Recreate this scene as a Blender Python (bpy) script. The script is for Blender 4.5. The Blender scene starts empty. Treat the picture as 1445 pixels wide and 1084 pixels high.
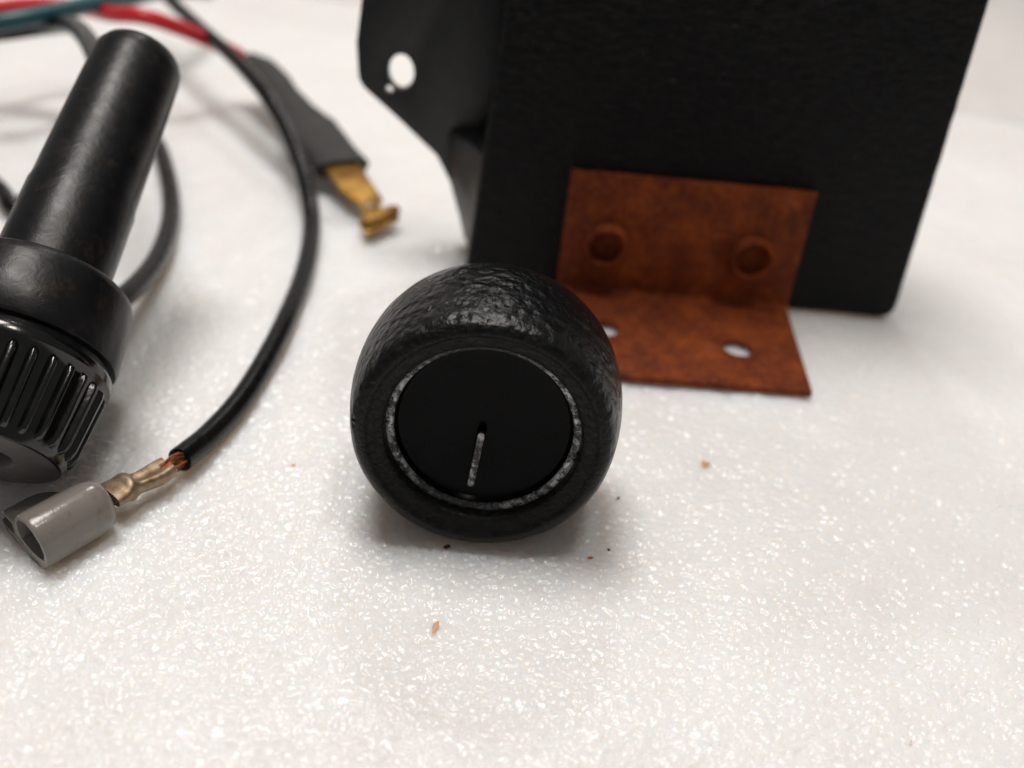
import bpy, bmesh, math, random
import numpy as np
from mathutils import Vector, Matrix, noise

random.seed(7)
MM = 0.001
scene = bpy.context.scene
COL = scene.collection

# ------------------------------------------------------------------ camera
cam_d = bpy.data.cameras.new("camera")
cam = bpy.data.objects.new("camera", cam_d)
COL.objects.link(cam)
PITCH, ROLL = math.radians(35.0), math.radians(6.4)
fw = Vector((0, math.cos(PITCH), -math.sin(PITCH)))
rt0 = Vector((1, 0, 0))
up0 = rt0.cross(fw)
rt = rt0 * math.cos(ROLL) + up0 * math.sin(ROLL)
up = -rt0 * math.sin(ROLL) + up0 * math.cos(ROLL)
M = Matrix.Identity(4)
for i in range(3):
    M[i][0], M[i][1], M[i][2] = rt[i], up[i], -fw[i]
M.translation = Vector((2.11, -66.93, 64.63)) * MM
cam.matrix_world = M
cam_d.sensor_width = 36.0
cam_d.lens = 36.0 * 1300 / 1445
cam_d.clip_start = 0.004
cam_d.clip_end = 10.0
cam_d.dof.use_dof = True
cam_d.dof.focus_distance = 0.0835
cam_d.dof.aperture_fstop = 16.5
scene.camera = cam

# ------------------------------------------------------------------ world + lamps
world = bpy.data.worlds.new("World")
scene.world = world
world.use_nodes = True
bg = world.node_tree.nodes["Background"]
bg.inputs[0].default_value = (1.0, 0.97, 0.95, 1)
bg.inputs[1].default_value = 0.18


def area(name, loc, target, size, power, color, shape='DISK'):
    d = bpy.data.lights.new(name, 'AREA')
    d.shape = shape
    d.size = size
    d.energy = power
    d.color = color
    o = bpy.data.objects.new(name, d)
    COL.objects.link(o)
    o.location = loc
    o.rotation_euler = (Vector(target) - Vector(loc)).to_track_quat('-Z', 'Y').to_euler()
    return o


area("ceiling_lamp", (-0.10, 0.12, 0.62), (0.0, 0.03, 0), 0.22, 2.75, (1.0, 0.952, 0.905))
area("back_lamp", (-0.05, 0.55, 0.60), (0.0, 0.03, 0), 0.055, 0.65, (1.0, 0.975, 0.95))
area("desk_lamp", (0.10, -0.01, 0.62), (0.0, 0.03, 0), 0.075, 0.75, (1.0, 0.92, 0.84))

vs = scene.view_settings
vs.view_transform = 'Standard'
vs.look = 'None'
vs.exposure = 0.0
vs.gamma = 1.0
vs.use_curve_mapping = False
scene.cycles.use_denoising = True
scene.cycles.max_bounces = 6
scene.cycles.diffuse_bounces = 4
scene.cycles.glossy_bounces = 3
scene.cycles.transmission_bounces = 2
scene.cycles.caustics_reflective = False

# ------------------------------------------------------------------ materials


class NT:
    def __init__(self, name):
        self.m = bpy.data.materials.new(name)
        self.m.use_nodes = True
        self.t = self.m.node_tree
        self.b = self.t.nodes["Principled BSDF"]
        self.tc = self.t.nodes.new("ShaderNodeTexCoord")
        self.co = self.tc.outputs["Object"]

    def n(self, typ, **kw):
        nd = self.t.nodes.new(typ)
        for k, v in kw.items():
            setattr(nd, k, v)
        return nd

    def link(self, a, b):
        self.t.links.new(a, b)

    def val(self, sock, v):
        if isinstance(v, (int, float, tuple, list)):
            sock.default_value = v
        else:
            self.link(v, sock)

    def noise(self, scale, detail=3.0, rough=0.55, co=None, dist=0.0):
        nd = self.n("ShaderNodeTexNoise")
        self.link(co or self.co, nd.inputs["Vector"])
        nd.inputs["Scale"].default_value = scale
        nd.inputs["Detail"].default_value = detail
        nd.inputs["Roughness"].default_value = rough
        nd.inputs["Distortion"].default_value = dist
        return nd.outputs["Fac"]

    def voronoi(self, scale, feature='F1', co=None, rnd=1.0):
        nd = self.n("ShaderNodeTexVoronoi", feature=feature)
        self.link(co or self.co, nd.inputs["Vector"])
        nd.inputs["Scale"].default_value = scale
        nd.inputs["Randomness"].default_value = rnd
        return nd

    def ramp(self, fac, stops, interp='LINEAR'):
        nd = self.n("ShaderNodeValToRGB")
        nd.color_ramp.interpolation = interp
        el = nd.color_ramp.elements
        while len(el) < len(stops):
            el.new(0.5)
        for e, (p, c) in zip(el, stops):
            e.position = p
            e.color = c if len(c) == 4 else (*c, 1)
        self.link(fac, nd.inputs[0])
        return nd.outputs[0]

    def mix(self, fac, a, b):
        nd = self.n("ShaderNodeMix", data_type='RGBA')
        self.val(nd.inputs[0], fac)
        for s, v in ((nd.inputs[6], a), (nd.inputs[7], b)):
            if isinstance(v, tuple) and len(v) == 3:
                v = (*v, 1)
            self.val(s, v)
        return nd.outputs[2]

    def math(self, op, a, b=0.0):
        nd = self.n("ShaderNodeMath", operation=op)
        self.val(nd.inputs[0], a)
        self.val(nd.inputs[1], b)
        return nd.outputs[0]

    def mapping(self, scale=(1, 1, 1), rot=(0, 0, 0)):
        nd = self.n("ShaderNodeMapping")
        self.link(self.co, nd.inputs[0])
        nd.inputs["Rotation"].default_value = rot
        nd.inputs["Scale"].default_value = scale
        return nd.outputs[0]

    def bump(self, h, dist, strength=1.0, prev=None):
        nd = self.n("ShaderNodeBump")
        self.link(h, nd.inputs["Height"])
        nd.inputs["Distance"].default_value = dist
        nd.inputs["Strength"].default_value = strength
        if prev is not None:
            self.link(prev, nd.inputs["Normal"])
        return nd.outputs[0]

    def set(self, **kw):
        for k, v in kw.items():
            k = k.replace("_", " ")
            if isinstance(v, tuple) and len(v) == 3 and self.b.inputs[k].type == 'RGBA':
                v = (*v, 1)
            self.val(self.b.inputs[k], v)
        return self


MAT = {}


def plastic(name, col, rough=0.4, grain=None, spots=0.5, spec=0.5, dust=None):
    t = NT(name)
    n1 = t.noise(160, 4)
    c2 = tuple(min(1, c * (1 + spots) + 0.002) for c in col)
    c = t.mix(t.ramp(n1, [(0.35, (0, 0, 0)), (0.7, (1, 1, 1))]), col, c2)
    if dust:
        dn = t.noise(420, 6, 0.7)
        c = t.mix(t.math('MULTIPLY', t.ramp(dn, [(0.56, (0, 0, 0)), (0.74, (1, 1, 1))]), dust[3]), c, dust[:3])
    rn = t.noise(700, 3)
    r = t.math('ADD', t.math('MULTIPLY', rn, 0.22), rough - 0.11)
    t.set(Base_Color=c, Roughness=r, Specular_IOR_Level=spec)
    if grain:
        sc, dist = grain
        h = t.noise(sc, 4, 0.6, dist=0.6)
        nm = t.bump(h, dist)
        t.set(Normal=nm)
    MAT[name] = t.m
    return t.m


plastic("black_disc", (0.0012, 0.0012, 0.0016), 0.22, grain=(250, 0.00002), spec=0.07)
plastic("holder_black", (0.0025, 0.0025, 0.003), 0.36, spec=0.3, grain=(900, 0.00004), dust=(0.06, 0.042, 0.028, 0.35))
plastic("cap_black", (0.0015, 0.0015, 0.0015), 0.16, grain=(1500, 0.00001), spec=0.6, dust=(0.05, 0.04, 0.03, 0.15))
plastic("end_grey", (0.065, 0.058, 0.055), 0.5, grain=(1200, 0.00004))
plastic("wire_black", (0.0028, 0.0027, 0.0028), 0.26, spec=0.28, grain=(800, 0.00002), dust=(0.07, 0.05, 0.04, 0.2))
plastic("wire_red", (0.52, 0.012, 0.022), 0.33, grain=(700, 0.00002), spots=0.2)
plastic("wire_green", (0.008, 0.060, 0.072), 0.36, grain=(700, 0.00002), spots=0.5)
plastic("shrink_grey", (0.016, 0.015, 0.0145), 0.48, spec=0.35, grain=(420, 0.00014), dust=(0.10, 0.07, 0.045, 0.35))
plastic("boot_grey", (0.18, 0.163, 0.145), 0.22, grain=(900, 0.00003), spots=0.15, dust=(0.14, 0.075, 0.04, 0.7))
plastic("speck_dark", (0.02, 0.012, 0.010), 0.6)
plastic("speck_rust", (0.36, 0.13, 0.05), 0.7)
plastic("speck_tan", (0.58, 0.34, 0.20), 0.7)

# leather-grain knob skin
t = NT("knob_skin")
g1 = t.voronoi(1000, 'SMOOTH_F1', co=None)
warp = t.n("ShaderNodeVectorMath", operation='ADD')
nv = t.n("ShaderNodeTexNoise")
t.link(t.co, nv.inputs["Vector"])
nv.inputs["Scale"].default_value = 500
sc_ = t.n("ShaderNodeVectorMath", operation='SCALE')
t.link(nv.outputs["Color"], sc_.inputs[0])
sc_.inputs["Scale"].default_value = 0.0012
t.link(t.co, warp.inputs[0])
t.link(sc_.outputs[0], warp.inputs[1])
t.link(warp.outputs[0], g1.inputs["Vector"])
h1 = g1.outputs["Distance"]
h2 = t.noise(1500, 4, 0.55, dist=0.15)
h = t.math('ADD', t.math('MULTIPLY', h1, 0.8), t.math('MULTIPLY', h2, 0.6))
cw = t.mix(t.ramp(h2, [(0.45, (0, 0, 0)), (0.75, (1, 1, 1))]), (0.0028, 0.0028, 0.0033), (0.0065, 0.0063, 0.0062))
t.set(Base_Color=cw, Roughness=0.30, Specular_IOR_Level=0.36, Normal=t.bump(h, 0.00032))
MAT["knob_skin"] = t.m

# smoother moulded bezel of the knob
t = NT("knob_bezel")
h2 = t.noise(1500, 5, 0.65, dist=0.8)
cw = t.mix(t.ramp(t.noise(500, 5, 0.7), [(0.5, (0, 0, 0)), (0.78, (1, 1, 1))]), (0.003, 0.003, 0.0031), (0.009, 0.008, 0.0062))
t.set(Base_Color=cw, Roughness=0.32, Specular_IOR_Level=0.2, Normal=t.bump(h2, 0.0002))
MAT["knob_bezel"] = t.m

# worn silver paint over black
for nm_, sides in (("worn_silver", True), ("pointer_silver", False)):
    t = NT(nm_)
    w = t.ramp(t.noise(1500, 7, 0.78), [(0.46, (0, 0, 0)), (0.56, (1, 1, 1))])
    if sides:
        sx_ = t.n("ShaderNodeSeparateXYZ")
        t.link(t.co, sx_.inputs[0])
        ax_ = t.math('MULTIPLY', t.math('ABSOLUTE', t.math('ADD', sx_.outputs[0], 0.0012)), 118.0)
        ax_ = t.math('ADD', ax_, t.math('MULTIPLY', t.math('SUBTRACT', t.noise(180, 3), 0.5), 0.9))
        w2 = t.ramp(ax_, [(0.35, (0.10, 0.10, 0.10)), (0.95, (1, 1, 1))])
    else:
        w2 = t.ramp(t.noise(260, 2), [(0.40, (0.3, 0.3, 0.3)), (0.55, (1, 1, 1))])
    k = t.math('MULTIPLY', w, w2)
    t.set(Base_Color=t.mix(k, (0.010, 0.010, 0.011), (0.62, 0.62, 0.63)), Roughness=0.42,
          Metallic=t.math('MULTIPLY', k, 0.35), Normal=t.bump(w, 0.00004))
    MAT[nm_] = t.m

# grained black sheet of the housing
t = NT("housing_black")
co = t.mapping((1.0, 1.0, 2.6), (0, math.radians(-52), 0))
gw = t.noise(520, 4, 0.6, co=co, dist=1.0)
gf = t.noise(2200, 3, 0.6)
h = t.math('ADD', gw, t.math('MULTIPLY', gf, 0.3))
cc = t.mix(t.ramp(t.noise(90, 4), [(0.4, (0, 0, 0)), (0.7, (1, 1, 1))]), (0.002, 0.002, 0.0027), (0.004, 0.0039, 0.004))
t.set(Base_Color=cc, Roughness=0.36, Specular_IOR_Level=0.15, Normal=t.bump(h, 0.0005))
MAT["housing_black"] = t.m
plastic("housing_smooth", (0.004, 0.004, 0.005), 0.42, grain=(700, 0.00006), spec=0.55)

# rust
t = NT("rust")
n1 = t.noise(170, 6, 0.68)
n2 = t.noise(900, 6, 0.7)
n3 = t.noise(420, 7, 0.75)
c = t.ramp(n1, [(0.28, (0.08, 0.014, 0.006)), (0.46, (0.14, 0.024, 0.006)), (0.58, (0.22, 0.042, 0.008)), (0.76, (0.31, 0.072, 0.010))])
c = t.mix(t.ramp(n2, [(0.48, (0, 0, 0)), (0.75, (0.6, 0.6, 0.6))]), c, (0.38, 0.10, 0.012))
c = t.mix(t.ramp(n3, [(0.54, (0, 0, 0)), (0.72, (0.45, 0.45, 0.45))]), c, (0.085, 0.020, 0.011))
c = t.mix(t.ramp(t.noise(2600, 3, 0.6), [(0.56, (0, 0, 0)), (0.66, (0.8, 0.8, 0.8))]), c, (0.035, 0.013, 0.010))
hb = t.math('ADD', n2, t.math('MULTIPLY', n3, 0.6))
t.set(Base_Color=c, Roughness=0.72, Specular_IOR_Level=0.2, Normal=t.bump(hb, 0.00013))
MAT["rust"] = t.m

# brass / tarnished tin / copper


def metal(name, c1, c2, rough, scale=400):
    t = NT(name)
    n1 = t.noise(scale, 5, 0.65)
    c = t.mix(t.ramp(n1, [(0.38, (0, 0, 0)), (0.66, (1, 1, 1))]), c1, c2)
    t.set(Base_Color=c, Metallic=0.85, Roughness=rough, Normal=t.bump(t.noise(1500, 4), 0.00003))
    MAT[name] = t.m


metal("brass", (0.50, 0.28, 0.06), (0.20, 0.085, 0.02), 0.42, 300)
metal("tin", (0.36, 0.28, 0.19), (0.16, 0.09, 0.05), 0.5, 700)
metal("copper", (0.52, 0.21, 0.11), (0.26, 0.085, 0.04), 0.38, 1200)

# white closed-cell foam: matt white body under a glossy film (the crinkles are real relief)
t = NT("white_foam")
mott = t.noise(60, 3, 0.6)
c = t.ramp(mott, [(0.3, (0.80, 0.785, 0.775)), (0.7, (0.86, 0.855, 0.85))])
st = t.ramp(t.noise(90, 5, 0.7), [(0.62, (0, 0, 0)), (0.8, (0.30, 0.30, 0.30))])
c = t.mix(st, c, (0.72, 0.58, 0.45))
gm = t.n("ShaderNodeNewGeometry")
flat = t.n("ShaderNodeMix", data_type='VECTOR')
flat.inputs[0].default_value = 0.88
t.link(gm.outputs["Normal"], flat.inputs[4])
flat.inputs[5].default_value = (0, 0, 1)
nrm = t.n("ShaderNodeVectorMath", operation='NORMALIZE')
t.link(flat.outputs[1], nrm.inputs[0])
# light scatters inside the translucent foam, so its matt body shades smoother than the crinkled film on top
t.set(Base_Color=c, Roughness=0.6, Specular_IOR_Level=0.1, Normal=nrm.outputs[0], Coat_Weight=0.8, Coat_Roughness=0.23, Coat_IOR=1.5,
      Subsurface_Weight=0.85, Subsurface_Scale=0.006)
t.b.inputs["Subsurface Radius"].default_value = (1.0, 0.78, 0.60)
MAT["white_foam"] = t.m
t = NT("pale_foam")
t.set(Base_Color=t.ramp(t.noise(60, 3, 0.6), [(0.3, (0.70, 0.68, 0.66)), (0.7, (0.76, 0.745, 0.73))]), Roughness=0.5, Normal=t.bump(t.noise(500, 3), 0.0003))
MAT["pale_foam"] = t.m

# ------------------------------------------------------------------ mesh helpers (mm in, metres out)


def link_mesh(name, me, mat, parent=None, smooth=True, angle=35):
    o = bpy.data.objects.new(name, me)
    COL.objects.link(o)
    if mat:
        me.materials.clear()
        me.materials.append(MAT[mat])
    if parent is not None:
        o.parent = parent
    if smooth:
        me.polygons.foreach_set("use_smooth", [True] * len(me.polygons))
        bm = bmesh.new()
        bm.from_mesh(me)
        for e in bm.edges:
            if len(e.link_faces) == 2 and e.calc_face_angle(0) > math.radians(angle):
                e.smooth = False
        bm.to_mesh(me)
        bm.free()
    return o


def make(name, verts, faces, mat, parent=None, origin=None, smooth=True, angle=35, mods=None):
    """verts in world mm; stored relative to the parent's origin (parents are never rotated)."""
    if origin is None:
        origin = ORIGIN.get(parent.name, Vector((0, 0, 0))) if parent else Vector((0, 0, 0))
    me = bpy.data.meshes.new(name)
    me.from_pydata([tuple((Vector(v) - origin) * MM) for v in verts], [], faces)
    bm = bmesh.new()
    bm.from_mesh(me)
    bmesh.ops.recalc_face_normals(bm, faces=bm.faces)
    bm.to_mesh(me)
    bm.free()
    if mods:
        me = apply_mods(me, mods)
    o = link_mesh(name, me, mat, parent, smooth, angle)
    ORIGIN[o.name] = origin
    if parent is None:
        o.location = origin * MM
    return o


ORIGIN = {}


def apply_mods(me, mods):
    tmp = bpy.data.objects.new("tmp", me)
    COL.objects.link(tmp)
    trash = [tmp]
    for kind, arg in mods:
        if kind == 'cut':
            cme = bpy.data.meshes.new("cut")
            cme.from_pydata([tuple(Vector(v) * MM) for v in arg[0]], [], arg[1])
            bm = bmesh.new()
            bm.from_mesh(cme)
            bmesh.ops.recalc_face_normals(bm, faces=bm.faces)
            bm.to_mesh(cme)
            bm.free()
            co_ = bpy.data.objects.new("cut", cme)
            COL.objects.link(co_)
            trash.append(co_)
            md = tmp.modifiers.new("b", 'BOOLEAN')
            md.operation = 'DIFFERENCE'
            md.solver = 'EXACT'
            md.object = co_
        elif kind == 'bevel':
            md = tmp.modifiers.new("v", 'BEVEL')
            md.width = arg[0] * MM
            md.segments = arg[1]
            md.limit_method = 'ANGLE'
            md.angle_limit = math.radians(arg[2] if len(arg) > 2 else 40)
            md.use_clamp_overlap = True
        elif kind == 'subsurf':
            md = tmp.modifiers.new("s", 'SUBSURF')
            md.levels = arg
            md.render_levels = arg
    dg = bpy.context.evaluated_depsgraph_get()
    dg.update()
    out = bpy.data.meshes.new_from_object(tmp.evaluated_get(dg))
    for o in trash:
        bpy.data.objects.remove(o)
    return out


def tag(o, label, cat=None, group=None, kind=None):
    if label:
        o["label"] = label
    if cat:
        o["category"] = cat
    if group:
        o["group"] = group
    if kind:
        o["kind"] = kind
    return o


def root(name, loc, label, cat, group=None):
    o = bpy.data.objects.new(name, None)
    COL.objects.link(o)
    o.empty_display_size = 0.004
    o.location = Vector(loc) * MM
    ORIGIN[o.name] = Vector(loc)
    return tag(o, label, cat, group)


def frame_from(axis):
    a = Vector(axis).normalized()
    ref = Vector((0, 0, 1)) if abs(a.z) < 0.9 else Vector((1, 0, 0))
    x = ref.cross(a).normalized()
    y = a.cross(x)
    return x, y, a          # x horizontal, y up-ish


def lathe(profile, O, axis, n=96, closed=False, wob=None):
    """profile (r, t): t measured along axis from O."""
    x, y, a = frame_from(axis)
    O = Vector(O)
    V, F = [], []
    rows = []
    for (r, tt) in profile:
        if r < 1e-6:
            rows.append([len(V)])
            V.append(O + a * tt)
        else:
            row = []
            for k in range(n):
                th = 2 * math.pi * k / n
                rr = r + (wob(th, tt) if wob else 0)
                row.append(len(V))
                V.append(O + a * tt + (x * math.cos(th) + y * math.sin(th)) * rr)
            rows.append(row)
    pairs = list(zip(rows, rows[1:]))
    if closed:
        pairs.append((rows[-1], rows[0]))
    for A, B in pairs:
        for k in range(n):
            k2 = (k + 1) % n
            if len(A) == 1 and len(B) == 1:
                continue
            if len(A) == 1:
                F.append((A[0], B[k], B[k2]))
            elif len(B) == 1:
                F.append((A[k], A[k2], B[0]))
            else:
                F.append((A[k], A[k2], B[k2], B[k]))
    return V, F


def catmull(P, seg=10):
    P = [Vector(p) for p in P]
    Q = [P[0] * 2 - P[1]] + P + [P[-1] * 2 - P[-2]]
    out = []
    for i in range(1, len(Q) - 2):
        p0, p1, p2, p3 = Q[i - 1], Q[i], Q[i + 1], Q[i + 2]
        for s in range(seg):
            u = s / seg
            out.append(0.5 * ((2 * p1) + (p2 - p0) * u + (2 * p0 - 5 * p1 + 4 * p2 - p3) * u * u + (3 * p1 - p0 - 3 * p2 + p3) * u ** 3))
    out.append(P[-1])
    return out


def sweep(path, section, up_hint=(0, 0, 1), caps=True):
    """section(i, f) -> list of (side, up) offsets, constant count."""
    V, F = [], []
    n = None
    N = len(path)
    for i, p in enumerate(path):
        d = (path[min(i + 1, N - 1)] - path[max(i - 1, 0)]).normalized()
        h = Vector(up_hint)
        s = d.cross(h).normalized()
        u = s.cross(d).normalized()
        sec = section(i, i / (N - 1))
        n = len(sec)
        for a, b in sec:
            V.append(p + s * a + u * b)
    for i in range(N - 1):
        for k in range(n):
            k2 = (k + 1) % n
            F.append((i * n + k, i * n + k2, (i + 1) * n + k2, (i + 1) * n + k))
    if caps:
        F.append(tuple(range(n)))
        F.append(tuple((N - 1) * n + k for k in range(n)))
    return V, F


def circ(r, n=20):
    c = [(r * math.cos(2 * math.pi * k / n), r * math.sin(2 * math.pi * k / n)) for k in range(n)]
    return lambda i, f: c


def wire(path, r=1.35, seg=10):
    return sweep(catmull(path, seg), circ(r))


def prism(poly3, off):
    """polygon (list of 3d points) extruded by vector."""
    n = len(poly3)
    V = [Vector(p) for p in poly3] + [Vector(p) + Vector(off) for p in poly3]
    F = [tuple(range(n)), tuple(range(2 * n - 1, n - 1, -1))]
    for k in range(n):
        k2 = (k + 1) % n
        F.append((k, k2, n + k2, n + k))
    return V, F


def merge(*parts):
    V, F = [], []
    for v, f in parts:
        b = len(V)
        V += list(v)
        F += [tuple(i + b for i in q) for q in f]
    return V, F


def cyl(O, axis, r, length, n=32, sx=1.0):
    x, y, a = frame_from(axis)
    poly = [Vector(O) + x * r * sx * math.cos(2 * math.pi * k / n) + y * r * math.sin(2 * math.pi * k / n) for k in range(n)]
    return prism(poly, a * length)


# ------------------------------------------------------------------ the foam sheet and the sheet standing behind


def foam_z(x, y):
    p = Vector((x, y, 0.0))
    z = 0.26 * noise.noise(p / 11.0) + 0.12 * noise.noise(p / 4.2 + Vector((9, 3, 1)))
    return z - 0.12


def hash01(ix, iy, k):
    v = np.sin(ix * 127.1 + iy * 311.7 + k * 74.7) * 43758.5453
    return v - np.floor(v)


def vnoise(x, y, k):
    ix, iy = np.floor(x), np.floor(y)
    fx, fy = x - ix, y - iy
    fx, fy = fx * fx * (3 - 2 * fx), fy * fy * (3 - 2 * fy)
    a = hash01(ix, iy, k) * (1 - fx) + hash01(ix + 1, iy, k) * fx
    b = hash01(ix, iy + 1, k) * (1 - fx) + hash01(ix + 1, iy + 1, k) * fx
    return a * (1 - fy) + b * fy - 0.5


def cells(x, y, size, k, dome, tilt):
    """pillow-shaped foam cells, each with its own random tilt"""
    u, v = x / size, y / size
    iu, iv = np.floor(u), np.floor(v)
    best = np.full(x.shape, 9.0)
    h = np.zeros(x.shape)
    for dx in (-1, 0, 1):
        for dy in (-1, 0, 1):
            cx, cy = iu + dx, iv + dy
            du = u - (cx + 0.1 + 0.8 * hash01(cx, cy, k))
            dv = v - (cy + 0.1 + 0.8 * hash01(cx, cy, k + 1))
            d = du * du + dv * dv
            tx = (hash01(cx, cy, k + 2) - 0.5) * 2
            ty = (hash01(cx, cy, k + 3) - 0.5) * 2
            am = 0.35 + 0.9 * hash01(cx, cy, k + 4)
            hh = (-dome * d * am + tilt * (tx * du + ty * dv)) * size
            m = d < best
            h = np.where(m, hh, h)
            best = np.where(m, d, best)
    return h


def axis_steps(a, b, fa, fb, fine, grow=1.12, cap=12):
    c = list(np.arange(fa, fb, fine))
    s, v = fine, fb
    hi = []
    while v < b:
        hi.append(v)
        s = min(s * grow, cap)
        v += s
    hi.append(b)
    s, v = fine, fa - fine
    lo = []
    while v > a:
        lo.append(v)
        s = min(s * grow, cap)
        v -= s
    lo.append(a)
    return lo[::-1] + c + hi


us = np.array(axis_steps(-4.0, 4.0, -1.0, 1.0, 2.0 / 900, 1.10, 0.15))
yl = [-50.0, -46, -42, -39, -37, -35.5]
yv = -34.5
while yv < 330:
    yl.append(yv)
    yv += 0.11 + max(0, yv + 34) * 0.0017 + max(0, yv - 50) * 0.02
ys = np.array(yl + [330.0])
half = 50 + (ys + 34) * 0.44
mid = 9 + (ys + 34) * 0.05
X = mid[:, None] + us[None, :] * half[:, None]
Y = np.repeat(ys[:, None], len(us), 1)
xs = us
wx = 0.8 * X + 0.45 * vnoise(X / 0.6, Y / 0.6, 11) + 0.25 * vnoise(X / 0.27, Y / 0.27, 12)
wy = Y + 0.45 * vnoise(X / 0.6 + 40, Y / 0.6, 13) + 0.25 * vnoise(X / 0.27, Y / 0.27 + 20, 14)
Z = 0.5 * vnoise(X / 9, Y / 9, 1) + 0.25 * vnoise(X / 3.6, Y / 3.6, 2) + 0.10 * vnoise(X / 1.7, Y / 1.7, 3)
Z += cells(wx, wy, 0.78, 21, 0.44, 0.36) + cells(wx + 7.3, wy + 2.1, 0.40, 31, 0.38, 0.44)
Z += 0.03 * vnoise(X / 0.4, Y / 0.3, 5)
Z -= Z.mean() + 0.02
near = np.clip(1.6 - (Y - 40) / 60, 0, 1)
Z *= 0.35 + 0.65 * np.clip(near, 0, 1)
nx, ny = len(xs), len(ys)
me = bpy.data.meshes.new("foam_sheet")
co = np.stack([X, Y, Z], -1).reshape(-1, 3) * MM
idx = np.arange(nx * ny).reshape(ny, nx)
quads = np.stack([idx[:-1, :-1], idx[:-1, 1:], idx[1:, 1:], idx[1:, :-1]], -1).reshape(-1, 4)
me.vertices.add(len(co))
me.vertices.foreach_set("co", co.astype(np.float32).ravel())
me.loops.add(quads.size)
me.loops.foreach_set("vertex_index", quads.astype(np.int32).ravel())
me.polygons.add(len(quads))
me.polygons.foreach_set("loop_start", np.arange(0, quads.size, 4, dtype=np.int32))
me.polygons.foreach_set("loop_total", np.full(len(quads), 4, dtype=np.int32))
me.polygons.foreach_set("use_smooth", np.ones(len(quads), dtype=bool))
me.update()
me.validate()
me.materials.append(MAT["white_foam"])
foam = bpy.data.objects.new("foam_sheet", me)
COL.objects.link(foam)
tag(foam, "white sparkling closed-cell foam sheet everything rests on", kind="structure")

# the sheet behind curves up into a cove (soft grey-white band at the top of the picture)
b0, b1 = Vector((220, 132, 0)), Vector((-300, 262, 0))
bd = (b1 - b0).normalized()
bn = Vector((-bd.y, bd.x, 0))
if bn.y < 0:
    bn = -bn
V, F = [], []
cove = [(-3.0, -1.2)]
for k in range(8):
    th = math.radians(80) * k / 7
    cove.append((38 * math.sin(th), 0.5 + 38 * (1 - math.cos(th))))
for k in range(1, 5):
    cove.append((cove[8][0] + 5 * k, cove[8][1] + 28 * k))
NB = 60
for j in range(13):
    for i in range(NB + 1):
        p = b0.lerp(b1, i / NB) + Vector((0, 0, cove[j][1])) + bn * (cove[j][0] + 0.8 * noise.noise(Vector((i * .4, j * .5, 3))))
        V.append(p)
for j in range(12):
    for i in range(NB):
        F.append((j * (NB + 1) + i, j * (NB + 1) + i + 1, (j + 1) * (NB + 1) + i + 1, (j + 1) * (NB + 1) + i))
nV = len(V)
V += [v + bn * 5 - Vector((0, 0, 4)) for v in V]
F += [tuple(nV + k for k in f) for f in F]
ring = [i for i in range(NB + 1)] + [j * (NB + 1) + NB for j in range(1, 13)] + [12 * (NB + 1) + i for i in range(NB - 1, -1, -1)] + [j * (NB + 1) for j in range(11, 0, -1)]
for k in range(len(ring)):
    a_, b_ = ring[k], ring[(k + 1) % len(ring)]
    F.append((a_, b_, nV + b_, nV + a_))
back = make("foam_backdrop", V, F, "pale_foam", angle=60)
tag(back, "pale foam sheet curving up at the very back", kind="structure")

# ------------------------------------------------------------------ knob
KF = Vector((0.0, -2.5, 12.75))
k_el, k_yaw = math.radians(6.0), math.radians(0.5)
k_ax = -Vector((math.sin(k_yaw) * math.cos(k_el), -math.cos(k_yaw) * math.cos(k_el), math.sin(k_el)))   # points to the back
knob = root("control_knob", (0, 5, 0), "round black barrel-shaped control knob lying on its side with a worn silver ring", "knob")


def kwob(th, tt):
    return 0.05 * noise.noise(Vector((math.cos(th) * 3, math.sin(th) * 3, tt * 0.35)))


KS = 1.0
body = [(11.55, 0.36), (11.80, 0.62), (12.0, 1.0), (12.28, 2.0), (12.6, 3.6), (12.85, 5.4), (12.95, 7.2), (12.95, 8.8), (12.82, 10.4), (12.5, 12.0),
        (12.0, 13.2), (11.1, 14.1), (9.5, 14.5), (5.0, 14.5), (4.6, 14.3), (4.5, 11), (0, 11)]
V, F = lathe([(r * KS, t_) for r, t_ in body], KF, k_ax, 160, wob=kwob)
make("knob_body", V, F, "knob_skin", knob, angle=60)
bez = [(11.56, 0.37), (11.3, 0.17), (11.0, 0.06), (10.75, 0.03), (10.55, 0.1), (10.42, 0.34), (10.2, 0.46), (9.55, 0.72), (9.2, 0.86), (9.05, 1.05), (8.98, 1.4), (8.96, 2.2)]
V, F = lathe([(r * KS, t_) for r, t_ in bez], KF, k_ax, 160, wob=lambda th, tt: 0.03 * noise.noise(Vector((math.cos(th) * 4, math.sin(th) * 4, tt))) if tt > 0.38 or tt < 0.36 else kwob(th, tt))
make("bezel", V, F, "knob_bezel", knob, angle=70)
sil = [(8.98, 2.0), (8.85, 1.92), (8.42, 1.98), (8.32, 2.06), (8.26, 2.3)]
V, F = lathe(sil, KF, k_ax, 160)
make("silver_ring", V, F, "worn_silver", knob, angle=50)
disc = [(8.30, 2.2), (8.18, 2.5), (7.95, 2.85), (7.6, 2.95), (6.0, 3.15), (4.0, 3.4), (2.0, 3.6), (0, 3.65)]
V, F = lathe(disc, KF, k_ax, 160)
kd = make("dial_disc", V, F, "black_disc", knob, angle=40)
# pointer rib on the dial
kx, ky, ka = frame_from(k_ax)


def dial(px_, py_, tt):
    return KF + kx * px_ + ky * py_ + ka * tt


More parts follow.
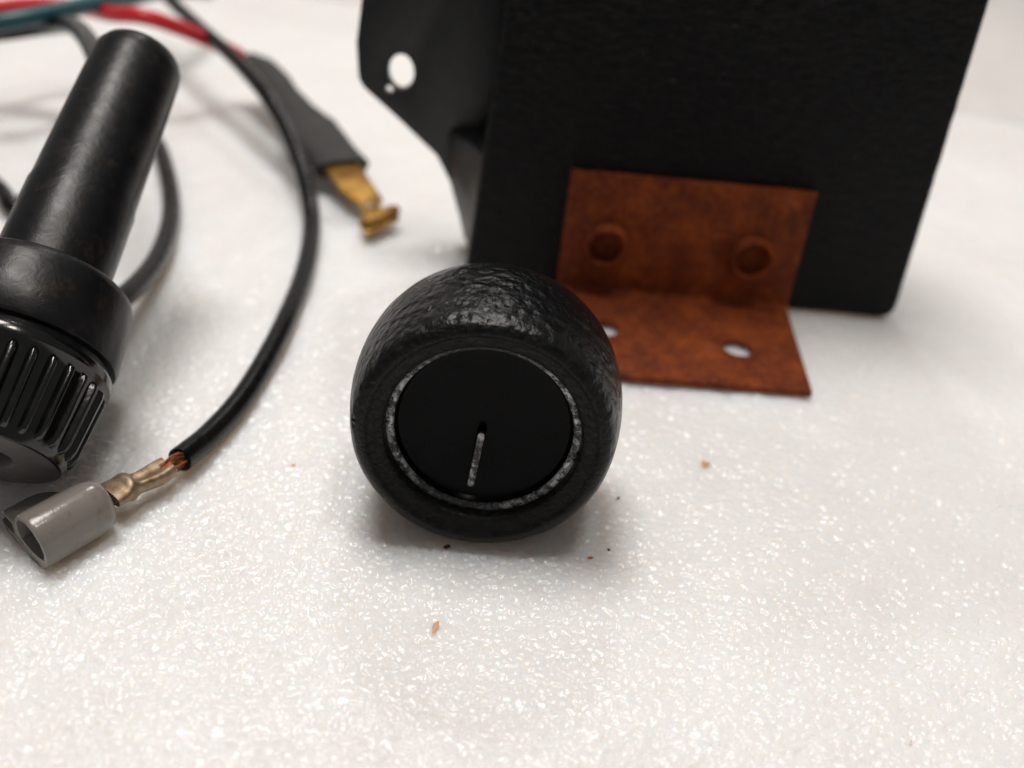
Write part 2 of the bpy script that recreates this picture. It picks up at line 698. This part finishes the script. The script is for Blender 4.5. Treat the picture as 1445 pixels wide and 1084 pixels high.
def rib_prism(w0, w1, base_t, top_t, p0, p1, endround=0.35):
    a = Vector((p0[0], p0[1]))
    b = Vector((p1[0], p1[1]))
    d = (b - a).normalized()
    s = Vector((-d.y, d.x))

    def outline(w, inset):
        aa, bb = a + d * inset, b - d * inset
        pts = []
        for k in range(7):
            th = math.pi * k / 6
            pts.append(bb + s * w * math.cos(th) + d * w * math.sin(th))
        for k in range(7):
            th = math.pi + math.pi * k / 6
            pts.append(aa + s * w * math.cos(th) + d * w * math.sin(th))
        return pts
    lo, hi = outline(w0, 0), outline(w1, 0.1)
    n = len(lo)
    V = [dial(p.x, p.y, base_t) for p in lo] + [dial(p.x, p.y, top_t) for p in hi]
    F = [tuple(range(n, 2 * n)), tuple(range(n))]
    for k in range(n):
        F.append((k, (k + 1) % n, n + (k + 1) % n, n + k))
    return V, F


V, F = rib_prism(0.46, 0.34, 3.8, 2.75, (0.16, -0.75), (0.72, -6.6))
pr = make("pointer_rib", V, F, "black_disc", kd, angle=50)
V, F = rib_prism(0.32, 0.27, 2.76, 2.71, (0.17, -1.0), (0.72, -6.55))
make("pointer_paint", V, F, "pointer_silver", kd, angle=50)
# mould seam on the left flank of the bezel
seam = []
for tt, rr in ((0.30, 11.62), (0.62, 11.97), (1.0, 12.1), (2.2, 12.26), (3.6, 12.42)):
    seam.append(KF + ka * tt + (kx * math.cos(math.radians(3)) + ky * math.sin(math.radians(3))) * (rr - 0.2 * tt * (0 if tt > 1 else 1)))
V, F = sweep(seam, circ(0.04, 8), up_hint=(0, 0, 1))
make("mould_seam", V, F, "black_disc", knob)

# ------------------------------------------------------------------ housing with rusty bracket
HA = Vector((7.39, 49.04, 0))
HU = Vector((0.99893, 0.0463, 0))
HN = Vector((0.0463, -0.99893, 0))       # towards the viewer


def hp(a, d, z):
    """a along the front, d back from the bracket face, z up."""
    return HA + HU * a - HN * d + Vector((0, 0, z))


housing = root("housing", hp(18, 8, 0), "black grained housing with side mounting ear and a rusty bracket at its foot", "housing")


def rnd_poly(pts, radii, seg=6):
    out = []
    n = len(pts)
    for i in range(n):
        p, a, b = Vector(pts[i]), Vector(pts[i - 1]), Vector(pts[(i + 1) % n])
        r = radii[i]
        if r <= 0:
            out.append(p)
            continue
        d1, d2 = (a - p).normalized(), (b - p).normalized()
        ang = d1.angle(d2) / 2
        l = min(r / math.tan(ang), (a - p).length * 0.49, (b - p).length * 0.49)
        s, e = p + d1 * l, p + d2 * l
        for k in range(seg + 1):
            u = k / seg
            out.append(s * (1 - u) ** 2 + p * 2 * u * (1 - u) + e * u * u)
    return out


def rough_edge(p0, p1, n, amp):
    p0, p1 = Vector(p0), Vector(p1)
    d = (p1 - p0)
    s = Vector((-d.y, d.x)).normalized()
    return [p0 + d * k / n + s * amp * (noise.noise(Vector((k * 0.9, 4.2, 0))) + 0.6 * noise.noise(Vector((k * 0.31, 1.2, 7)))) for k in range(1, n)]


ho = ORIGIN[housing.name]
pl = rnd_poly([(49.3, 0.0), (45.0, 64.0), (-9.4, 64.0), (-13.8, 0.25)], [2.4, 3, 3, 1.6])
# roughen the long right edge (cut sheet)
i_a = 6
pl = pl[:i_a + 1] + rough_edge(pl[i_a], pl[i_a + 1], 70, 0.07) + pl[i_a + 1:]
V, F = prism([hp(p.x, 1.0, p.y) for p in pl], -HN * 2.0)
make("front_panel", V, F, "housing_black", housing, mods=[('bevel', (0.9, 5, 50))], angle=50)
# left wall running back to the ear
V, F = prism([hp(-13.0, 2.6, 0.6), hp(-8.8, 2.6, 62), hp(-8.8, 13.6, 62), hp(-13.0, 13.6, 0.6)], HU * 1.8)
make("side_wall", V, F, "housing_black", housing, mods=[('bevel', (0.3, 2))])
V, F = prism([hp(46.6, 2.6, 0.6), hp(42.6, 2.6, 62), hp(42.6, 24, 62), hp(46.6, 24, 0.6)], -HU * 1.8)
make("side_wall", V, F, "housing_black", housing, mods=[('bevel', (0.3, 2))])
# mounting ear
ear = rnd_poly([(-12.2, 0.6), (-14.4, 1.2), (-15.4, 5), (-17.1, 10.4), (-19.2, 14.2), (-25.2, 19.4), (-30.4, 23.6), (-30.7, 29), (-26.4, 62), (-9.5, 62)],
               [0.5, 1, 1, 2, 3, 1, 3.0, 2, 2, 0.5])
cv, cf = cyl(Vector((0, 0, 0)), (0, 1, 0), 1.0, 8, 36)
hc = hp(-24.6, 10.5, 25.6)
hole = []
for k in range(40):
    th = 2 * math.pi * k / 40
    hole.append(hc + HU * 1.75 * math.cos(th) + Vector((0, 0, 1)) * 2.45 * math.sin(th))
hv, hf = prism(hole, -HN * 6)
h2c = hp(-26.2, 10.5, 23.0)
hole2 = [h2c + HU * 0.55 * math.cos(2 * math.pi * k / 20) + Vector((0, 0, 1)) * 0.6 * math.sin(2 * math.pi * k / 20) for k in range(20)]
hv2, hf2 = prism(hole2, -HN * 6)
V, F = prism([hp(p.x, 12.0, p.y) for p in ear], -HN * 1.6)
make("mounting_ear", V, F, "housing_smooth", housing,
     mods=[('cut', ([v - ho for v in hv], hf)), ('cut', ([v - ho for v in hv2], hf2)), ('bevel', (0.3, 3, 50))], angle=50)
# gusset web that fills the corner low down
rows = []
for z, ab in ((0.4, -14.0), (3, -14.9), (6, -15.7), (10, -16.9), (13, -17.6), (16.0, -17.8), (17.6, -17.9), (18.2, -17.6)):
    af = -13.45 + 0.069 * z
    k = 0.0 if z < 18 else 0.5
    rows.append([hp(-11.8, 2.7, z), hp(af + 0.1, 2.0 + k, z), hp(af - 0.35, 3.6, z), hp((af + ab) / 2 + 0.45, 7.6, z), hp(ab + 0.5, 11.0, z), hp(ab, 12.3, z), hp(-11.8, 12.4, z)])
V, F = [], []
for r_ in rows:
    V += r_
nr = 7
for i in range(len(rows) - 1):
    for k in range(nr):
        F.append((i * nr + k, i * nr + (k + 1) % nr, (i + 1) * nr + (k + 1) % nr, (i + 1) * nr + k))
F.append(tuple(range(nr)))
F.append(tuple((len(rows) - 1) * nr + k for k in range(nr)))
make("gusset", V, F, "housing_smooth", housing, angle=50)

# bracket: folded strip swept along the front
TH = 0.85
prof = [(0.0, 18.5), (0.0, 1.9)]
for k in range(1, 9):
    th = math.pi / 2 * k / 8
    prof.append((-(1.0 - 1.0 * math.cos(th)), 1.9 - 1.0 * math.sin(th)))
prof += [(-21.3, 0.9 + 0.25), (-21.3, 0.9 + 0.25 - TH)]
inner = [(-1.0, 0.9 - TH)]
for k in range(7, -1, -1):
    th = math.pi / 2 * k / 8
    inner.append((-1.0 + (1.0 + TH) * math.cos(th), 1.9 - (1.0 + TH) * math.sin(th)))
prof += inner + [(TH, 18.5)]
prof = [(d, z + 0.12) for d, z in prof]
NS = 34
V, F = [], []
npf = len(prof)
for i in range(NS + 1):
    f = i / NS
    for d, z in prof:
        a0 = -0.6 if z > 1.6 else -0.6 + (-d) * 0.02
        a1 = 32.9 - 0.03 * z - (1.7 * min(1, -d / 20.0) if d < 0 else 0)
        a = a0 + (a1 - a0) * f
        sag = 0.10 * noise.noise(Vector((a * 0.12, d * 0.1, z * 0.1)))
        if 0 < i < NS:
            pass
        else:
            a += 0.10 * noise.noise(Vector((d * 0.8, z * 0.8, i)))
        V.append(hp(a, d + (sag if z > 3.5 else 0), z + (sag if z < 3.5 else 0) + (0.12 * noise.noise(Vector((a * 0.5, 0, 9))) if z > 18 else 0)))
for i in range(NS):
    for k in range(npf):
        F.append((i * npf + k, i * npf + (k + 1) % npf, (i + 1) * npf + (k + 1) % npf, (i + 1) * npf + k))
F.append(tuple(range(npf)))
F.append(tuple(NS * npf + k for k in range(npf)))
cuts = []
for cx, cy in ((31.4, 37.9), (13.6, 39.2)):
    cv, cf = cyl((cx, cy, -4), (0, 0, 1), 2.0, 9, 40)
    cuts.append(('cut', ([v - ho for v in cv], cf)))
for a, z in ((5.4, 8.6), (25.75, 8.7)):
    cv, cf = cyl(hp(a, -3, z), -HN, 2.35, 9, 40)
    cuts.append(('cut', ([v - ho for v in cv], cf)))
br = make("bracket", V, F, "rust", housing, mods=cuts + [('bevel', (0.14, 2, 60))], angle=45)
br["label"] = "rusty folded steel angle bracket with two rivets and two holes"
# tubular rivets on the upright flange
for a, z in ((5.4, 8.6), (25.75, 8.7)):
    rp = [(3.3, 0.3), (3.1, -0.15), (3.06, -0.7), (3.03, -1.35), (2.90, -1.68), (2.66, -1.78), (2.42, -1.6), (2.32, -0.9), (2.26, 0.1), (2.0, 0.6), (0.9, 0.78), (0, 0.8)]
    V, F = lathe([(r, -t_) for r, t_ in rp], hp(a, 0.05, z), HN, 48,
                 wob=lambda th, tt: 0.12 * noise.noise(Vector((math.cos(th) * 2 + a, math.sin(th) * 2, tt))))
    make("rivet", V, F, "rust", br, angle=60)

# ------------------------------------------------------------------ ribbed cylindrical holder at the left
E_ = Vector((-45.23, -5.59, 7.25))
T_ = Vector((-44.47, 38.55, 30.6))
hax = (T_ - E_).normalized()
holder = root("fuse_holder", (-46, 2, 0), "black cylindrical fuse holder with collar and ribbed cap propped up at the left edge", "fuse holder")


def hw(th, tt):
    return 0.04 * noise.noise(Vector((math.cos(th) * 2, math.sin(th) * 2, tt * 0.3)))


V, F = lathe([(0, 17), (5.5, 17), (5.5, 18.6), (5.46, 23), (5.42, 29), (5.28, 29.6), (5.05, 40), (4.85, 47.6), (4.72, 48.8), (4.35, 49.6), (3.8, 49.95), (3.65, 49.5), (3.6, 45), (0, 45)], E_, hax, 72, wob=hw)
make("tube", V, F, "holder_black", holder, angle=45)
V, F = lathe([(0, 9.9), (8.2, 9.9), (8.3, 10.6), (8.85, 10.75), (9.02, 11.1), (8.85, 14.0), (8.5, 17.3), (8.3, 18.1), (7.8, 18.5), (7.0, 18.7), (5.2, 18.75), (0, 18.75)], E_, hax, 96, wob=hw)
make("collar", V, F, "holder_black", holder, angle=40)
capo = make("cap", *lathe([(0, 10.3), (7.9, 10.3), (8.2, 9.9), (8.85, 9.75), (9.0, 9.4), (8.92, 8.8), (8.45, 8.4), (8.25, 8.0), (7.55, 1.5), (7.45, 0.7), (7.2, 0.2), (6.9, 0.15)], E_, hax, 120), "cap_black", holder, angle=40)
V, F = lathe([(6.95, 0.14), (6.5, 0.0), (3.8, 0.0), (3.2, 0.1), (2.95, 0.6), (2.9, 3.0), (0, 3.2)], E_, hax, 72, wob=None)
make("end_plate", V, F, "end_grey", holder, angle=40)
# cap ribs, one mesh shared
hx, hy, ha = frame_from(hax)
NR = 30
w = 0.80
sec0 = [(-w, 7.5), (-w * 0.86, 7.72), (-w * 0.36, 8.70), (-w * 0.2, 8.82), (w * 0.2, 8.82), (w * 0.36, 8.70), (w * 0.86, 7.72), (w, 7.5)]
V, F = [], []
st = [(8.5, 0.0, 0.45), (8.1, 0.0, 0.92), (7.5, -0.03, 1.0), (1.9, -0.68, 1.0), (1.2, -0.78, 0.9), (0.7, -0.85, 0.45)]
for tt, dr, sh in st:
    for q, (a, r) in enumerate(sec0):
        rr = 7.5 + (r - 7.5) * sh + dr if r > 7.5 else 7.5 + dr
        V.append((a, rr, tt))
ns = len(sec0)
for i in range(len(st) - 1):
    for k in range(ns):
        F.append((i * ns + k, i * ns + (k + 1) % ns, (i + 1) * ns + (k + 1) % ns, (i + 1) * ns + k))
F.append(tuple(range(ns)))
F.append(tuple((len(st) - 1) * ns + k for k in range(ns)))
rme = bpy.data.meshes.new("rib")
rme.from_pydata([tuple(Vector(v) * MM) for v in V], [], F)
bm = bmesh.new()
bm.from_mesh(rme)
bmesh.ops.recalc_face_normals(bm, faces=bm.faces)
bm.to_mesh(rme)
bm.free()
rme = apply_mods(rme, [('bevel', (0.05, 2, 20))])
base = Matrix(((hx.x, hy.x, ha.x, 0), (hx.y, hy.y, ha.y, 0), (hx.z, hy.z, ha.z, 0), (0, 0, 0, 1)))
off = (E_ - ORIGIN[holder.name]) * MM
for k in range(NR):
    if k == 0:
        ro = link_mesh("rib", rme, "cap_black", capo, angle=60)
    else:
        ro = bpy.data.objects.new("rib", rme)
        COL.objects.link(ro)
        ro.parent = capo
    ro.matrix_local = Matrix.Translation(off) @ base @ Matrix.Rotation(2 * math.pi * k / NR + 0.05, 4, 'Z')

# ------------------------------------------------------------------ wires
# black lead with crimped terminal
BLK = [(-88.0, 145.1, 15.0), (-75.6, 126.3, 14.5), (-63.5, 109.9, 14.0), (-53.9, 98.2, 13.0), (-45.2, 86.5, 11.5), (-39.7, 79.3, 8.5), (-34.5, 69.6, 5.0),
       (-30.9, 59.8, 2.0), (-28.4, 45.7, 1.3), (-27.4, 30.6, 1.3), (-27.6, 16.6, 1.3), (-28.8, 8.1, 1.6), (-30.2, 2.4, 2.3)]
lead = root("black_wire", (-28, 30, 0), "long black wire curving across the foam, bare copper crimped into a grey sleeved terminal", "wire")
V, F = wire(BLK, 1.32)
make("insulation", V, F, "wire_black", lead, angle=60)
parts = []
random.seed(3)
for k in range(26):
    th = 2.4 * k
    rr = 0.95 * math.sqrt((k + 0.5) / 26)
    a = Vector((-30.0, 2.9, 2.3)) + Vector((0.85 * math.cos(th) * rr, -0.5 * math.cos(th) * rr, math.sin(th) * rr))
    b = Vector((-31.3, 0.4, 2.3)) + Vector((0.85 * math.cos(th + .5) * rr, -0.5 * math.cos(th + .5) * rr, math.sin(th + .5) * rr * 0.8)) * 0.8
    mid = (a + b) / 2 + Vector((random.uniform(-.3, .3), random.uniform(-.3, .3), random.uniform(-.1, .4)))
    parts.append(sweep(catmull([a, mid, b], 4), circ(0.12, 6)))
V, F = merge(*parts)
make("copper_strands", V, F, "copper", lead)
# crimp barrel: open U folded over, with a flared wing
cpath = catmull([(-30.9, 1.2, 2.3), (-31.8, -0.3, 2.3), (-32.7, -1.5, 2.35), (-33.6, -2.6, 2.5), (-34.6, -4.2, 2.7)], 6)


def crimp_sec(i, f):
    wd = 1.25 + 0.12 * math.sin(f * 9) + (0.5 * max(0, (f - 0.55) / 0.45))
    hh = 0.85 - 0.25 * max(0, (f - 0.45) / 0.55) + (0.55 * math.exp(-((f - 0.72) / 0.09) ** 2))
    pts = []
    for k in range(18):
        th = 2 * math.pi * k / 18
        c, s = math.cos(th), math.sin(th)
        dent = -0.45 * math.exp(-((th - math.pi / 2) / 0.35) ** 2) if f < 0.6 else 0
        e = 0.7
        pts.append((wd * math.copysign(abs(c) ** e, c), hh * math.copysign(abs(s) ** e, s) + dent * hh))
    return pts


V, F = sweep(cpath, crimp_sec)
make("crimp_terminal", V, F, "tin", lead, angle=50)
# oval insulating sleeve
S0, S1 = Vector((-34.9, -4.7, 0)), Vector((-38.8, -10.9, 0))
sdir = (S1 - S0).normalized()
sside = Vector((sdir.y, -sdir.x, 0))      # to the right of travel, flip so + is the viewer's right
if sside.x < 0:
    sside = -sside
up_z = Vector((0, 0, 1))


def sleeve_outline(scale=1.0, inset=0.0):
    pts = [(1.7, 0.25), (2.7, 1.2), (3.1, 2.7), (2.75, 4.3), (1.7, 5.55), (0.2, 6.0), (-1.3, 5.6), (-2.4, 4.5), (-3.0, 3.6), (-4.4, 3.3), (-5.8, 3.0), (-6.6, 2.2), (-6.6, 1.0), (-5.8, 0.2), (-2.5, 0.0)]
    return pts


def ring3(pts, c, sh=1.0, cen=(0.0, 2.8)):
    pts = [(p[0] * 0.88, p[1] * 0.90) for p in pts]
    return [c + sside * ((p[0] - cen[0]) * sh + cen[0]) + up_z * ((p[1] - cen[1]) * sh + cen[1]) for p in pts]


so = catmull([(p[0], p[1], 0) for p in sleeve_outline()] + [(3.1, 0.1, 0)], 4)[:-1]
so = [(p.x, p.y) for p in so]
rings = []
for f, sh in ((-0.02, 0.55), (0.0, 0.72), (0.05, 0.9), (0.13, 0.97), (0.3, 1.0), (0.65, 1.0), (0.93, 1.0), (0.98, 0.985), (1.0, 0.96)):
    c = S0.lerp(S1, f)
    rg = ring3(so, c, sh)
    rg = [v + sdir * (0.55 * max(0, -(v - c).dot(sside)) * (1 - max(0, f))) for v in rg]
    if f > 0.6:      # mouth cut obliquely: the low left lobe ends further back
        rg = [v + sdir * (0.10 * min(0, (v - c).dot(sside)) * (f - 0.6) / 0.4) for v in rg]
    rings.append(rg)
V = [v for r_ in rings for v in r_]
nn = len(so)
F = []
for i in range(len(rings) - 1):
    for k in range(nn):
        F.append((i * nn + k, i * nn + (k + 1) % nn, (i + 1) * nn + (k + 1) % nn, (i + 1) * nn + k))
F.append(tuple(range(nn)))
F.append(tuple((len(rings) - 1) * nn + k for k in range(nn)))
lo_ = ORIGIN[lead.name]
bore = [(1.9, 1.5), (2.25, 2.5), (2.0, 3.6), (1.2, 4.55), (0.1, 4.9), (-1.0, 4.6), (-1.85, 3.7), (-2.1, 2.6), (-1.9, 1.6), (0, 1.3)]
bv, bf = prism([S0.lerp(S1, 0.35) + sside * p[0] + up_z * p[1] for p in bore], sdir * 9)
bore2 = [(-3.2, 1.2), (-3.2, 2.5), (-4.6, 2.7), (-6.0, 2.4), (-6.1, 1.3), (-5.2, 1.0)]
bv2, bf2 = prism([S0.lerp(S1, 0.45) + sside * p[0] + up_z * p[1] for p in bore2], sdir * 9)
make("terminal_sleeve", V, F, "boot_grey", lead,
     mods=[('cut', ([v - lo_ for v in bv], bf)), ('cut', ([v - lo_ for v in bv2], bf2)), ('bevel', (0.15, 2, 45))], angle=45)

# red lead with heat-shrink and brass terminal
RED = [(-99.0, 89.7, 17.0), (-97.5, 93.4, 17.0), (-95.2, 98.6, 17.0), (-92.7, 104.7, 16.5), (-89.2, 108.1, 16.0), (-84.3, 107.6, 16.0), (-76.6, 100.9, 17.5), (-69.7, 98.2, 18.5), (-65.4, 101.4, 16.5), (-61.3, 107.1, 13.0), (-57.0, 111.7, 9.2)]
rlead = root("red_wire", (-45, 95, 0), "red wire ending in a dark grey heat-shrink sleeve with a brass terminal", "wire")
V, F = wire(RED, 1.4)
make("insulation", V, F, "wire_red", rlead, angle=60)
spath = catmull([(-55.6, 111.9, 8.2), (-51.6, 108.0, 7.5), (-42.5, 94.9, 6.0), (-37.5, 87.6, 5.2), (-29.6, 75.6, 4.0)], 8)


def shrink_sec(i, f):
    wd = 3.0 + 0.8 * min(1, f / 0.12) - 0.35 * math.exp(-((f - 0.5) / 0.12) ** 2) + (0.9 * min(1, max(0, (f - 0.5) / 0.2)))
    hh = 1.9 - 0.4 * f
    out = []
    for k in range(24):
        th = 2 * math.pi * k / 24
        c, s = math.cos(th), math.sin(th)
        e = 1.0 - 0.35 * min(1, f * 1.6)
        wr = 1 + 0.11 * noise.noise(Vector((c * 2, s * 2, f * 9)))
        out.append((wd * wr * math.copysign(abs(c) ** e, c), hh * wr * math.copysign(abs(s) ** e, s)))
    return out


V, F = sweep(spath, shrink_sec)
make("heat_shrink_sleeve", V, F, "shrink_grey", rlead, angle=50)
# brass spade: flat blade, shoulder, neck and T-shaped tip
bp0, bp1 = Vector((-30.5, 77.0, 4.0)), Vector((-19.9, 60.6, 1.3))
bdv = (bp1 - bp0).normalized()
bsd = bdv.cross(Vector((0, 0, 1))).normalized()
bup = bsd.cross(bdv)
BL = (bp1 - bp0).length
spade = [(0, 3.0), (9.2, 2.7), (9.4, 2.4), (11.4, 2.1), (11.6, 1.6), (15.0, 1.55), (15.2, 3.3), (17.2, 3.4), (18.9, 3.3)]
spade_r = [(18.9, -3.2), (16.6, -3.4), (15.4, -3.2), (15.2, -1.5), (12.6, -1.6), (12.4, -2.6), (9.0, -2.75), (0, -3.0)]
out = [bp0 + bdv * (l + (0.45 * s if l > 14 else 0)) * BL / 19.0 + bsd * s for l, s in spade + spade_r]
V, F = prism(out, bup * 0.85)
make("brass_terminal", V, F, "brass", rlead, mods=[('bevel', (0.18, 2, 40))], angle=40)
# rolled wing and detent on the brass tip
V1, F1 = sweep(catmull([bp0 + bdv * (17.6 + 0.45 * s) * BL / 19 + bsd * s + bup * (0.9 + 0.5 * (abs(s) / 3.2) ** 2) for s in (-3.2, -1.6, 0, 1.6, 3.2)], 4), circ(0.75, 12))
make("rolled_tip", V1, F1, "brass", rlead)
V1, F1 = lathe([(1.2, 0), (1.1, 0.3), (0.7, 0.55), (0, 0.62)], bp0 + bdv * 13.6 * BL / 19 + bup * 0.8, bup, 20)
make("detent", V1, F1, "tin", rlead)

# the other leads at the back
gw_ = make("teal_wire", *wire([(-99, 72, 16.5), (-91.3, 80.6, 18.0), (-88.0, 85.4, 18.5), (-83.5, 90.7, 19.0), (-80.0, 99.0, 19.0), (-77.3, 110.5, 18.0), (-76.0, 128.0, 16.0), (-76, 150, 11)], 1.5), "wire_green", origin=Vector((-83, 91, 0)), angle=60)
tag(gw_, "teal green wire crossing the top left corner", "wire")
dw = make("dark_wire", *wire([(-112, 92, 10), (-100.1, 94.0, 13.0), (-93.9, 94.6, 14.0), (-85.7, 94.0, 16.0), (-76.7, 86.5, 19.0), (-67.6, 73.1, 21.0), (-57, 55, 22.5), (-49.0, 43.5, 25.0), (-45.5, 38.5, 27.5), (-44.7, 35.5, 28.6)], 1.5), "wire_black", origin=Vector((-80, 90, 0)), angle=60)
tag(dw, "black wire under the teal wire entering the holder's raised end", "wire")
lw = make("loop_wire", *wire([(-46.4, 20.5, 6.8), (-46.8, 23.2, 6.0), (-46.0, 28.9, 4.5), (-47.5, 41.9, 2.5), (-51.3, 56.8, 1.5), (-57.4, 71.6, 1.5), (-65.2, 85.5, 1.5), (-73.2, 88.3, 1.5), (-75.5, 75.5, 1.5),
                              (-73.0, 60.6, 1.5), (-73.5, 54.1, 1.5), (-78.2, 59.1, 1.5), (-86.3, 66.1, 1.5), (-98, 74, 1.5)], 1.35), "wire_black", origin=Vector((-55, 60, 0)), angle=60)
tag(lw, "black wire looping on the foam behind the holder's collar", "wire")

# ------------------------------------------------------------------ specks of dirt on the foam


def speck(x, y, sx, sy, h, mat, seed, rot=0.0):
    rnd = random.Random(seed)
    n = 9
    z0 = foam_z(x, y)
    V = []
    for lev, sc in ((-0.3, 1.0), (0.45, 0.85), (1.0, 0.45)):
        for k in range(n):
            th = 2 * math.pi * k / n
            rr = 1.2 * sc * rnd.uniform(0.25, 1.3)
            a, b = math.cos(th) * rr * sx, math.sin(th) * rr * sy
            V.append((x + a * math.cos(rot) - b * math.sin(rot), y + a * math.sin(rot) + b * math.cos(rot), z0 + h * lev * rnd.uniform(0.7, 1.2)))
    F = []
    for i in range(2):
        for k in range(n):
            F.append((i * n + k, i * n + (k + 1) % n, (i + 1) * n + (k + 1) % n, (i + 1) * n + k))
    F.append(tuple(2 * n + k for k in range(n)))
    F.append(tuple(range(n)))
    return make("dirt_speck", V, F, mat, origin=Vector((x, y, z0)), smooth=False)


SP = [
    (24.65, 14.0, 0.62, 0.5, 0.25, "speck_tan", 1, 0.4, "largest orange speck on the foam, right of the knob below the bracket"),
    (14.6, 6.6, 0.42, 0.22, 0.35, "speck_dark", 2, 0.9, "small black speck on the foam close to the knob's right side"),
    (-19.85, 6.0, 0.42, 0.26, 0.2, "speck_tan", 3, 0.8, "orange speck on the foam between the knob and the black wire's end"),
    (-2.2, -13.0, 0.30, 0.62, 0.16, "speck_tan", 4, -0.4, "thin brown flake on the foam below the knob"),
    (-2.4, -3.0, 0.40, 0.2, 0.3, "speck_dark", 5, 0.1, "dark crumb touching the knob's lower edge"),
    (62.1, 26.6, 0.5, 0.25, 0.2, "speck_rust", 6, 0.2, "brown speck at the far right edge of the foam"),
    (21.2, -14.0, 0.42, 0.34, 0.16, "speck_tan", 7, 0.3, "pale orange speck on the foam at the lower right"),
    (11.6, -2.5, 0.4, 0.14, 0.16, "speck_rust", 8, 0.1, "tiny reddish fibre speck below the knob's lower right"),
    (38.0, -19.4, 0.5, 0.2, 0.16, "speck_tan", 9, 0.6, "tan smear-like speck near the bottom right corner"),
    (57.4, 12.7, 0.4, 0.2, 0.14, "speck_tan", 10, -0.4, "faint tan speck below the brown one at the right edge"),
    (13.4, -1.0, 0.2, 0.14, 0.2, "speck_dark", 11, -0.4, "tiniest dark grain just right of and below the knob"),
]
for x, y, sx, sy, h, mat, sd, rot, lab in SP:
    tag(speck(x, y, sx, sy, h, mat, sd, rot), lab, "speck", "specks of dirt on the foam")
